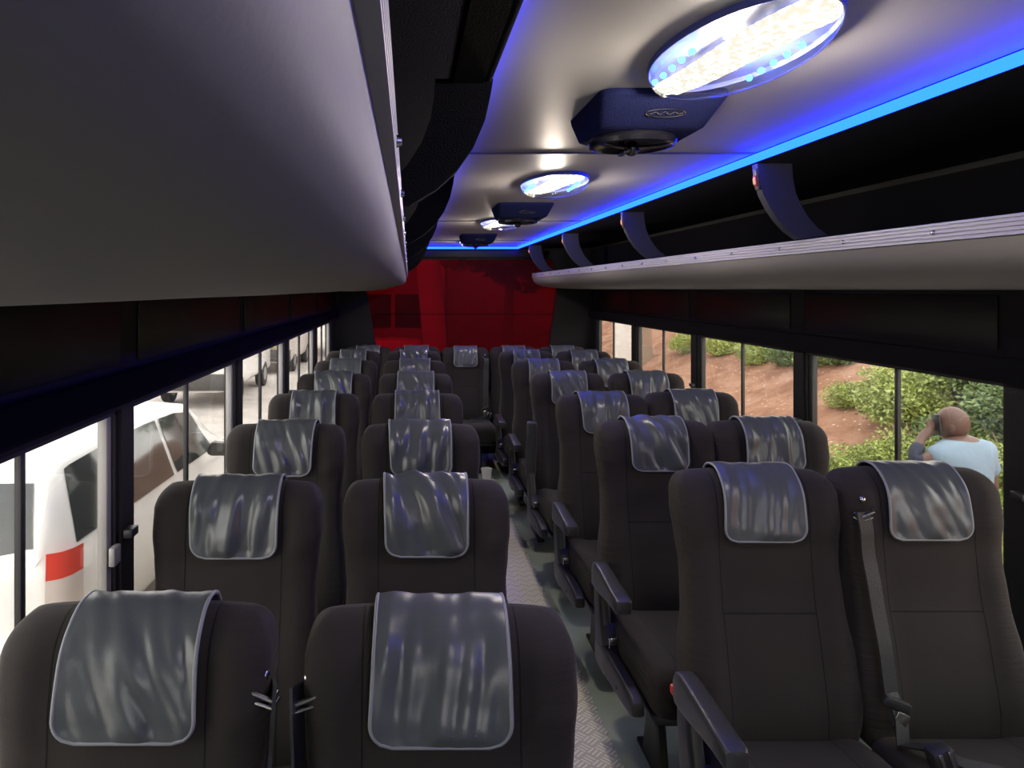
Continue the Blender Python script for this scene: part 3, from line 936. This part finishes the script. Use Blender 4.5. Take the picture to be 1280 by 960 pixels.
# ------------------------------------------------------------------ outside: ground, bank
bm = bmesh.new(); box(bm, (-40, -30, GZ - .2), (4.3, 80, GZ)); st(link('road', finish(bm, 'road', smooth=False), M_['asphalt']))
def bank_z(x, y):
    t = x - 4.0
    z = GZ + (0 if t < 0 else min(.46 * t, 2.9 + .08 * t))
    return z + (.16 * noise.noise(Vector((x * .55, y * .45, 1))) + .05 * noise.noise(Vector((x * 2.2, y * 2.2, 5)))) * sstep(t, 0, 1.2)
bm = bmesh.new()
nx, ny = 60, 150
g = [[bm.verts.new((3.6 + 18 * i / nx, -6 + 66 * j / ny, bank_z(3.6 + 18 * i / nx, -6 + 66 * j / ny) + (.01 if i else -.3))) for j in range(ny + 1)] for i in range(nx + 1)]
for i in range(nx):
    for j in range(ny): bm.faces.new((g[i][j], g[i + 1][j], g[i + 1][j + 1], g[i][j + 1]))
st(link('terrain', finish(bm, 'bank', angle=80), M_['dirt']))

def leafy(n, rad, size, seed, squash=1., tall=0.):
    rnd = random.Random(seed)
    bm = bmesh.new()
    for _ in range(n):
        while True:
            p = Vector((rnd.uniform(-1, 1), rnd.uniform(-1, 1), rnd.uniform(-1, 1)))
            if .25 < p.length < 1: break
        p *= .8 + .35 * noise.noise(p * 1.7 + Vector((seed, 0, 0)))
        p = Vector((p.x * rad, p.y * rad, (p.z + .75) * rad * squash))
        d = Vector((rnd.gauss(0, 1), rnd.gauss(0, 1), rnd.gauss(0, .7) + .5)).normalized()
        s = d.cross(Vector((rnd.gauss(0, 1), rnd.gauss(0, 1), rnd.gauss(0, 1)))).normalized()
        l = size * rnd.uniform(.6, 1.4)
        up = d.cross(s) * l * .12
        q = [p, p + d * l * .5 + s * l * .28 + up, p + d * l, p + d * l * .5 - s * l * .28 + up]
        vs = [bm.verts.new(v) for v in q]
        bm.faces.new((vs[0], vs[1], vs[2])); bm.faces.new((vs[0], vs[2], vs[3]))
    me = bpy.data.meshes.new('foliage'); bm.to_mesh(me); bm.free()
    return me
def stem_mesh(h, r, seed):
    rnd = random.Random(seed); bm = bmesh.new()
    for k in range(4):
        a = rnd.uniform(0, 6.3); t = rnd.uniform(.2, .6)
        tube(bm, [(0, 0, -.05), (math.cos(a) * t * h * .3, math.sin(a) * t * h * .3, h * .5), (math.cos(a) * t * h * .8, math.sin(a) * t * h * .8, h)], [r, r * .7, r * .3], 6)
    return finish(bm, 'stem')
LEAFY = [leafy(3600, .55, .055, 1, .7), leafy(4200, .6, .045, 2, .6), leafy(3400, .5, .06, 3, .8), leafy(6500, 1.0, .085, 4, .75)]
STEM = stem_mesh(.6, .018, 5)
def bush(x, y, k, m, sc, lab, grp):
    r = empty('bush', (x, y, bank_z(x, y) - .05), random.uniform(0, 6))
    r.scale = (sc, sc, sc)
    tag(r, lab, 'bush', grp)
    f = link('foliage', LEAFY[k], None, r)
    if len(LEAFY[k].materials) == 0: LEAFY[k].materials.append(M_['leaf'])
    f.material_slots[0].link = 'OBJECT'; f.material_slots[0].material = M_[m]
    link('stem', STEM, M_['bark'], r)
def at(px, py, Y): p = P(px, py, Y); return p.x, p.y
bl = [(1075, 6.9, 0, 'leaf', .75, 'light green bush on the bank left of the window mullion'), (1100, 7.6, 1, 'leaf', .9, 'yellow-green bush behind the mullion of the near right window'),
      (1150, 7.4, 1, 'leaf', .9, 'green bush just left of the bald man'), (1128, 8.6, 3, 'leaf', .62, 'broad green bush higher on the bank behind the man'),
      (1165, 9.0, 2, 'leaf3', .9, 'teal green bush highest on the bank above the man'), (1215, 7.2, 0, 'leaf2', 1.0, 'dark green shrub right behind the bald head'),
      (1240, 8.2, 3, 'leaf2', .7, 'big dark shrub at the upper right of the near window'), (1262, 6.6, 1, 'leaf', .9, 'green shrub beside the right window pillar'),
      (1032, 8.4, 1, 'leaf', .55, 'small green shrub low on the red bank'), (1300, 6.8, 3, 'leaf2', .7, 'dark leafy shrub beyond the last right pillar'),
      (1190, 6.6, 0, 'leaf', .8, 'light green bush hidden behind the man\'s shoulders'), (1060, 9.6, 0, 'leaf', .6, 'sparse green bush midway up the red bank')]
for px, Y, k, m, sc, lab in bl:
    x, y = at(px, 500, Y); bush(x, y, k, m, sc, lab, 'bushes on the bank')
for j, (px, Y, m) in enumerate([(945, 13.5, 'leaf'), (984, 12.7, 'leaf2'), (902, 14.7, 'leaf'), (1052, 11.5, 'leaf2'), (1020, 12.0, 'leaf'), (858, 16, 'leaf')]):
    x, y = at(px, 430, Y); bush(x, y, 3, m, .42, ['pale bush far along the bank top, third right window', 'dark bush far along the bank top, third right window', 'farther pale bush along the bank crest',
                                                'dark bush on the crest seen in second right window', 'pale bush on the crest seen by the second pillar', 'farthest pale bush along the bank crest'][j], 'bushes along the bank crest')
# grass blades low on the bank
bm = bmesh.new(); rnd = random.Random(9)
for _ in range(9000):
    u = rnd.random()
    x = rnd.uniform(4.1, 5.6); y = rnd.uniform(5.0, 9.5)
    if noise.noise(Vector((x * .9, y * .8, 2))) < -.12 - .3 * (1 if y < 8.3 else -1): continue
    z = bank_z(x, y); h = rnd.uniform(.06, .2); a = rnd.uniform(0, 6.3); w = .008
    d = Vector((math.cos(a), math.sin(a), 0)); t = Vector((rnd.gauss(0, .05), rnd.gauss(0, .05), 0))
    b = Vector((x, y, z - .01))
    bm.faces.new([bm.verts.new(v) for v in (b - d * w, b + d * w, b + t + d * w * .3 + Vector((0, 0, h)), b + t - d * w * .3 + Vector((0, 0, h)))])
me = bpy.data.meshes.new('grass'); bm.to_mesh(me); bm.free()
tag(link('grass', me, M_['grass']), 'light green grass growing low on the bank', 'grass', kind='stuff')

def trunk(x, y, z, h, r, lean, label, grp=None, crown=None):
    root = empty('tree', (x, y, z)); tag(root, label, 'tree', grp)
    bm = bmesh.new()
    tube(bm, [(lean * h * t, .05 * math.sin(t * 5), h * t - .1) for t in [i / 8 for i in range(9)]], [r * (1.25 - .5 * i / 8) for i in range(9)], 12)
    link('trunk', finish(bm, 'trunk'), M_['bark'], root)
    f = link('crown', LEAFY[3], None, root, (lean * h, 0, h - .6)); f.scale = (2.2, 2.2, 2)
    f.material_slots[0].link = 'OBJECT'; f.material_slots[0].material = M_['leaf2']
x, y = at(806, 430, 17.0); trunk(x, y, bank_z(x, y), 5.5, .16, -.03, 'pale tree trunk on the bank seen in fourth right window')
x, y = at(778, 430, 16.0)
bm = bmesh.new(); box(bm, (x - .17, y - .12, GZ), (x + .17, y + .12, GZ + 4.2), .03)
tag(link('concrete_post', finish(bm, 'post'), M_['concrete']), 'pale concrete post seen in the rearmost right window', 'post')

# ------------------------------------------------------------------ the man outside
def skin_obj(name, verts, edges, radii, m, parent, sub=2, root=0):
    me = bpy.data.meshes.new(name)
    me.from_pydata(verts, edges, [])
    o = link(name, me, m, parent)
    md = o.modifiers.new('Skin', 'SKIN'); md.use_smooth_shade = True
    for i, sv in enumerate(me.skin_vertices[0].data):
        rr = radii[i]; sv.radius = rr if isinstance(rr, tuple) else (rr, rr); sv.use_root = (i == root)
    s = o.modifiers.new('Sub', 'SUBSURF'); s.levels = sub; s.render_levels = sub
    return o
def man():
    x, y = 3.76, 4.86
    root = empty('person', (x, y, GZ), R(22))
    tag(root, 'bald man in light blue shirt outside right window, back turned, hand at ear', 'person')
    # body: pelvis 0, faces +Y (away); left of the picture = -X
    V = [(0, 0, .92), (0, .01, 1.1), (0, .02, 1.3), (0, .03, 1.43), (0, .05, 1.5),                  # spine to neck
         (-.19, .02, 1.40), (-.34, .13, 1.32), (-.21, .16, 1.475), (-.155, .14, 1.525),              # raised left arm: shoulder, elbow, wrist, palm
         (.19, .02, 1.40), (.27, -.01, 1.12), (.27, .1, .9), (.265, .125, .83),                       # lowered right arm
         (-.1, 0, .88), (-.11, .02, .48), (-.11, -.01, .09), (-.11, .13, .035),
         (.1, 0, .88), (.12, .03, .48), (.12, -.01, .09), (.12, .13, .035)]
    E = [(0, 1), (1, 2), (2, 3), (3, 4), (3, 5), (5, 6), (6, 7), (7, 8), (3, 9), (9, 10), (10, 11), (11, 12), (0, 13), (13, 14), (14, 15), (15, 16), (0, 17), (17, 18), (18, 19), (19, 20)]
    rad = [(.15, .11), (.15, .11), (.17, .12), (.12, .09), .055, .065, .045, .03, (.036, .018), .065, .045, .032, (.036, .018), .085, .055, .04, .035, .085, .055, .04, .035]
    # fingers
    for base, tip in (((8, Vector((-.155, .14, 1.525))), [(.01, .0, .075), (.022, .005, .083), (.034, .0, .08), (.045, -.01, .065)]), ((12, Vector((.265, .125, .83))), [(-.02, .03, -.075), (-.005, .035, -.085), (.01, .03, -.083), (.022, .02, -.07)])):
        bi, b = base
        for k, t in enumerate(tip):
            t = Vector(t); i0 = len(V)
            V.append(tuple(b + t * .45 + Vector(((k - 1.5) * .008, 0, 0)))); rad.append(.010)
            V.append(tuple(b + t + Vector(((k - 1.5) * .008, .012, 0)))); rad.append(.008)
            E += [(bi, i0), (i0, i0 + 1)]
        i0 = len(V); sg = 1 if bi == 8 else -1
        V.append(tuple(b + Vector((.03 * sg, -.01, .015 * sg)))); rad.append(.011); V.append(tuple(b + Vector((.045 * sg, .0, .045 * sg)))); rad.append(.009)
        E += [(bi, i0), (i0, i0 + 1)]
    skin_obj('body', V, E, rad, M_['skin'], root)
    # head with face, turned and tilted towards the raised hand
    bm = bmesh.new()
    bmesh.ops.create_uvsphere(bm, u_segments=32, v_segments=24, radius=1.)
    for v in bm.verts:
        c = v.co.copy()
        w = .076 * (1 - .18 * max(0, -c.z)); d = .1; h = .118
        x_, y_, z_ = c.x * w, c.y * d, c.z * h
        k_ = sstep(c.y, 0, .5)
        if c.y > 0:                                                   # face side (+Y)
            y_ += .018 * k_ * math.exp(-((c.x / .16) ** 2 + ((c.z + .18) / .2) ** 2))           # nose
            y_ -= .012 * k_ * math.exp(-(((abs(c.x) - .36) / .16) ** 2 + ((c.z - .08) / .13) ** 2))  # eye sockets
            y_ += .006 * k_ * math.exp(-((c.x / .35) ** 2 + ((c.z + .48) / .1) ** 2))           # lips
            y_ += .012 * sstep(-c.z, .4, .8) * k_
        v.co = (x_, y_, z_)
    for s in (-1, 1):
        bmesh.ops.create_uvsphere(bm, u_segments=12, v_segments=8, radius=1., matrix=Matrix.Translation((s * .079, -.008, -.01)) @ Matrix.Rotation(R(20 * s), 4, 'Z') @ Matrix.Diagonal((.01, .02, .033, 1)))
    hd = link('head', finish(bm, 'head', angle=80), M_['skin'], root, (-.03, .07, 1.58)); hd.rotation_euler = (R(12), R(-10), R(25))
    bm = bmesh.new(); box(bm, (-.035, -.006, -.07), (.035, .006, .07), .006)
    ph = link('phone', finish(bm, 'phone'), M_['plastic'], root, (-.115, .115, 1.57)); ph.rotation_euler = (0, R(10), R(70))
    SV = [(0, 0, .95), (0, 0, 1.1), (0, .01, 1.28), (0, .02, 1.40), (0, .04, 1.465), (-.2, .02, 1.39), (-.275, .08, 1.352), (.2, .02, 1.39), (.26, 0, 1.2)]
    SE = [(0, 1), (1, 2), (2, 3), (3, 4), (3, 5), (5, 6), (3, 7), (7, 8)]
    skin_obj('shirt', SV, SE, [(.19, .15), (.195, .15), (.21, .155), (.165, .13), .075, .09, .075, .09, .078], M_['shirt'], root)
    skin_obj('sleeve', [(-.27, .075, 1.36), (-.34, .13, 1.325), (-.235, .155, 1.45)], [(0, 1), (1, 2)], [.058, .057, .045], M_['vest'], root)
    TV = [(0, 0, .96), (0, 0, .88), (-.1, 0, .82), (-.11, .02, .48), (-.11, 0, .1), (.1, 0, .82), (.12, .03, .48), (.12, 0, .1)]
    skin_obj('trousers', TV, [(0, 1), (1, 2), (2, 3), (3, 4), (1, 5), (5, 6), (6, 7)], [(.165, .125), (.17, .13), .105, .08, .065, .105, .08, .065], M_['khaki'], root, root=1)
    for s in (-1, 1):
        bm = bmesh.new(); loft(bm, loft_y([(-.08, 0, .04, .02, .03), (-.06, 0, .045, .042, .045), (.03, 0, .045, .045, .045), (.13, 0, .03, .045, .03), (.18, 0, .022, .03, .02)], 3, 20))
        link('shoe', finish(bm, 'shoe'), M_['plastic'], root, (s * .115, .01, 0))
man()

# ------------------------------------------------------------------ vehicles outside
def wheel(parent, x, y, r, w):
    bm = bmesh.new()
    loft(bm, [[(s * w / 2, rr * math.cos(2 * math.pi * i / 32), rr * math.sin(2 * math.pi * i / 32)) for i in range(32)] for s, rr in ((-1, r * .6), (-1, r * .95), (-.7, r), (.7, r), (1, r * .95), (1, r * .6))])
    wh = link('wheel', finish(bm, 'tyre', angle=30), M_['tyre'], parent, (x, y, r))
    bm = bmesh.new()
    bmesh.ops.create_cone(bm, cap_ends=True, segments=24, radius1=r * .6, radius2=r * .55, depth=w * 1.02, matrix=Matrix.Rotation(R(90), 4, 'Y'))
    link('hub_cap', finish(bm, 'hub'), M_['frame'], wh)

def wagon(loc, rz, label, name='car'):
    """station wagon, local: rear at y=0, nose towards +Y, right side at +X"""
    root = empty(name, loc, rz); tag(root, label, 'car')
    # stations along the length: y, sill z, belt z, half width, roof z, roof half width
    stn = [(0.0, .38, .92, .70, .93, .64), (.03, .3, .95, .78, 1.0, .67), (.1, .28, .96, .815, 1.2, .66), (.22, .27, .97, .83, 1.42, .61), (.4, .26, .97, .84, 1.50, .60), (.9, .25, .96, .845, 1.53, .60),
           (1.6, .25, .95, .845, 1.54, .60), (2.3, .25, .945, .845, 1.51, .60), (2.75, .25, .94, .84, 1.43, .61), (3.15, .25, .94, .84, 1.12, .66), (3.35, .25, .93, .83, .97, .74), (3.8, .27, .86, .8, .89, .70), (4.1, .3, .74, .74, .78, .6), (4.2, .36, .62, .62, .64, .5)]
    bm = bmesh.new(); lps = []
    for y, zs, zb, hw, zr, hr in stn:
        half = [(hw * .9, zs), (hw * .99, zs + .12), (hw, zs + .3), (hw * .99, zb - .1), (hw * .965, zb), (hr + (hw * .965 - hr) * .45, zb + (zr - zb) * .55), (hr + .03, zr - (zr - zb) * .14), (hr - .05, zr - .015 * (zr > zb + .1)), (hr * .45, zr + .012)]
        lps.append([(x, y, z) for x, z in half] + [(-x, y, z) for x, z in reversed(half)])
    loft(bm, lps)
    body = finish(bm, 'body', angle=50)
    link('body', body, M_['carwhite'], root)
    def side_pt(y, f):
        for a, b in zip(stn, stn[1:]):
            if a[0] <= y <= b[0]:
                t = (y - a[0]) / (b[0] - a[0]); q = [u + (v - u) * t for u, v in zip(a, b)]; break
        _, zs, zb, hw, zr, hr = q
        if f < .55: s = f / .55; return (hw * .965 + ((hr + (hw * .965 - hr) * .45) - hw * .965) * s, zb + (zr - zb) * .55 * s)
        s = (f - .55) / .31; a = (hr + (hw * .965 - hr) * .45, zb + (zr - zb) * .55); b = (hr + .03, zr - (zr - zb) * .14)
        return (a[0] + (b[0] - a[0]) * s, a[1] + (b[1] - a[1]) * s)
    for sgn in (1, -1):
        for y0, y1, s0, s1 in ((.24, .95, .14, .0), (1.02, 1.85, 0, 0), (1.93, 2.95, 0, .0)):
            bm = bmesh.new(); rows = []
            for i in range(9):
                y = y0 + (y1 - y0) * i / 8
                row = []
                for j in range(6):
                    f = .06 + .76 * j / 5
                    yy = y + (s0 * (j / 5) * (1 - i / 8)) - (.28 * (j / 5) * (i / 8) if y1 > 2.5 else 0)
                    x, z = side_pt(yy, f); row.append((sgn * (x + .006), yy, z))
                rows.append(row)
            loft(bm, rows, cap=False, closed=False)
            link('side_window', finish(bm, 'side_window'), M_['carglass'], root)
        bm = bmesh.new()
        lp = [[(sgn * (.845 + dx), 2.62 + dy * .5, 1.0 + dz) for dx, dy, dz in ((0, -.02, -.02), (0, .02, -.02), (0, .02, .02), (0, -.02, .02))],
              [(sgn * (.90 + dx), 2.60 + dy, 1.03 + dz) for dx, dy, dz in ((0, -.05, -.055), (0, .06, -.05), (0, .06, .06), (0, -.05, .065))],
              [(sgn * (1.06 + dx), 2.58 + dy, 1.03 + dz) for dx, dy, dz in ((0, -.04, -.05), (0, .05, -.04), (0, .05, .055), (0, -.04, .06))]]
        loft(bm, lp); link('mirror', finish(bm, 'mirror'), M_['darkgrey'], root)
        bm = bmesh.new()
        pts = [(.62, -.008, .66), (.755, .02, .66), (.822, .13, .68), (.828, .17, .86), (.79, .12, .99), (.75, .06, .99), (.6, .015, .95)]
        mid = len(pts)
        lo_ = [(.72, -.012, .62), (.80, .045, .62), (.838, .16, .64)]
        # lamp cluster wrapping the corner: red upper lens, clear lower lens
        rows = []
        for z, k in ((.68, 0), (.77, .01), (.86, .012), (.94, .01), (1.01, -.01)):
            rows.append([(sgn * .735, -.012 + (z - .62) * .05, z), (sgn * .77, .008 + (z - .62) * .05, z), (sgn * .805, .03 + (z - .62) * .06, z), (sgn * .838, .09 + (z - .62) * .06, z), (sgn * .856, .2, z)])
        loft(bm, rows[2:], cap=False, closed=False); link('tail_lamp', finish(bm, 'tail_lamp'), M_['tail'], root)
        bm = bmesh.new(); loft(bm, rows[:3], cap=False, closed=False); link('reverse_lamp', finish(bm, 'reverse_lamp'), M_['taillow'], root)
        wheel(root, sgn * .74, .75, .3, .18); wheel(root, sgn * .74, 3.4, .3, .18)
    bm = bmesh.new()
    rows = []
    for z, y, hx in ((.98, .022, .655), (1.1, .05, .63), (1.22, .095, .605), (1.36, .175, .57)):
        rows.append([(hx * t, y - .012 + .02 * t * t, z) for t in (-1, -.5, 0, .5, 1)])
    loft(bm, rows, cap=False, closed=False); link('rear_window', finish(bm, 'rear_window'), M_['carglass'], root)
    link('bumper', box_me('bumper', (-.8, -.07, .3), (.8, .12, .52), .04), M_['carwhite'], root)
    link('number_plate', box_me('number_plate', (-.25, -.02, .62), (.25, .0, .74), .004), M_['yellow'], root)
    return root
wagon((-2.77, 4.05, GZ), R(-1.5), 'white station wagon alongside the left windows, red tail lamp towards viewer')

def van(loc, rz, label, m, H=2.2, name='van', sc=1.):
    root = empty(name, loc, rz); tag(root, label, 'van'); root.scale = (sc, sc, sc)
    bm = bmesh.new()
    loft(bm, loft_y([(0, 0, H / 2 + .18, .74, H / 2 - .2), (.04, 0, H / 2 + .17, .82, H / 2 - .16), (.3, 0, H / 2 + .17, .85, H / 2 - .14), (3.2, 0, H / 2 + .17, .85, H / 2 - .14), (4.1, 0, .95, .83, .62), (4.6, 0, .75, .78, .42), (4.65, 0, .75, .7, .35)], 9, 40))
    link('body', finish(bm, 'body', angle=35), m, root)
    link('rear_window', box_me('rear_window', (-.62, -.015, 1.3), (.62, .02, 1.85), .02), M_['carglass'], root)
    for s in (-1, 1):
        link('tail_lamp', box_me('tail_lamp', (s * .72 - .07, -.02, .95), (s * .72 + .07, .05, 1.08), .02), M_['tail'], root)
        wheel(root, s * .74, .9, .32, .2); wheel(root, s * .74, 3.6, .32, .2)
        link('side_window', box_me('side_window', (s * .845 - .02, .5, 1.3), (s * .845 + .02, 3.0, 1.8), .01), M_['carglass'], root)
    link('bumper', box_me('bumper', (-.85, -.12, .38), (.85, .1, .72), .05), M_['darkgrey'], root)
    link('number_plate', box_me('number_plate', (-.05, -.135, .8), (.42, -.06, .95), .004), M_['yellow'], root)
    return root
x, y = at(238, 480, 15.0); van((x, y, GZ), 0, 'white van farther along the road with yellow rear number plate', M_['carwhite'])
x, y = at(349, 440, 26.0); van((x, y, GZ), 0, 'far red vehicle seen through the third left window', M_['redpaint'], H=2.4)
x, y = at(318, 470, 21.0); van((x + .2, y, GZ), 0, 'distant pale van seen through the second left window', M_['building'], H=1.9)

# buildings and things behind the red window
def building(x0, x1, y0, y1, h, label, m, nw, zw):
    root = empty('building', ((x0 + x1) / 2, y0, GZ)); tag(root, label, 'building')
    l = root.location
    link('facade', box_me('facade', Vector((x0, y0, GZ)) - l, Vector((x1, y1, GZ + h)) - l, .03), m, root)
    link('roof', box_me('roof', Vector((x0 - .3, y0 - .3, GZ + h)) - l, Vector((x1 + .3, y1 + .3, GZ + h + .3)) - l, .03), M_['redpaint'], root)
    for k in range(nw):
        cx = x0 + (x1 - x0) * (k + .5) / nw
        for z in zw: link('window', box_me('window', Vector((cx - .5, y0 - .03, GZ + z)) - l, Vector((cx + .5, y0 + .05, GZ + z + 1.2)) - l, .01), M_['darkwin'], root)
building(-2.9, .6, 26, 32, 3.6, 'plastered building behind the red rear window at the left', M_['building'], 3, (1.1,))
building(1.6, 8, 30, 36, 5.5, 'wider building behind the red rear window at the right', M_['building'], 4, ())
building(-26, -18, 14, 40, 3.0, 'long low pale building across the road beyond the left windows', M_['concrete'], 5, (1.2,))
wagon((-.3, 12.5, GZ), R(3), 'pale car parked behind the bus, seen through red rear window')
trunk(2.6, 19.0, GZ, 3.3, .14, .02, 'dark crowned tree behind the red rear window at the right')
bm = bmesh.new(); tube(bm, [(.75, 18, GZ - .1), (.5, 18, GZ + 3), (.1, 18, GZ + 7)], .3, 14)  # white leaning tube for the slanted pale streak in the rear pane
tag(link('leaning_pole', finish(bm, 'pole'), M_['white']), 'pale leaning pole behind the red rear window', 'pole')

# ------------------------------------------------------------------ light and camera
w = bpy.data.worlds.new('overcast'); S.world = w; w.use_nodes = True
N, L = w.node_tree.nodes, w.node_tree.links
bg = N['Background']; bg.inputs['Strength'].default_value = 2.3
tc = N.new('ShaderNodeTexCoord'); sp = N.new('ShaderNodeSeparateXYZ'); L.new(tc.outputs['Generated'], sp.inputs[0])
rp = N.new('ShaderNodeValToRGB'); rp.color_ramp.elements[0].position = .0; rp.color_ramp.elements[0].color = (1.25, 1.2, 1.12, 1)
rp.color_ramp.elements[1].position = .6; rp.color_ramp.elements[1].color = (1, .985, .96, 1)
L.new(sp.outputs['Z'], rp.inputs['Fac']); L.new(rp.outputs['Color'], bg.inputs['Color'])

cam = bpy.data.cameras.new('camera'); co = bpy.data.objects.new('camera', cam); COL.objects.link(co)
co.location = (0, 0, CZ); co.rotation_euler = (R(90), 0, 0)
cam.sensor_width = 36; cam.lens = F / 1280 * 36; cam.sensor_fit = 'HORIZONTAL'
cam.shift_x = 129 / 1280; cam.shift_y = -119 / 1280
cam.clip_start = .02
S.camera = co
S.view_settings.view_transform = 'Standard'; S.view_settings.look = 'None'
S.view_settings.exposure = 1.; S.view_settings.gamma = 1.; S.view_settings.use_curve_mapping = False
c = S.cycles
c.use_denoising = True; c.max_bounces = 10; c.diffuse_bounces = 5; c.glossy_bounces = 4; c.transparent_max_bounces = 16
c.sample_clamp_indirect = 6; c.caustics_reflective = False; c.caustics_refractive = False
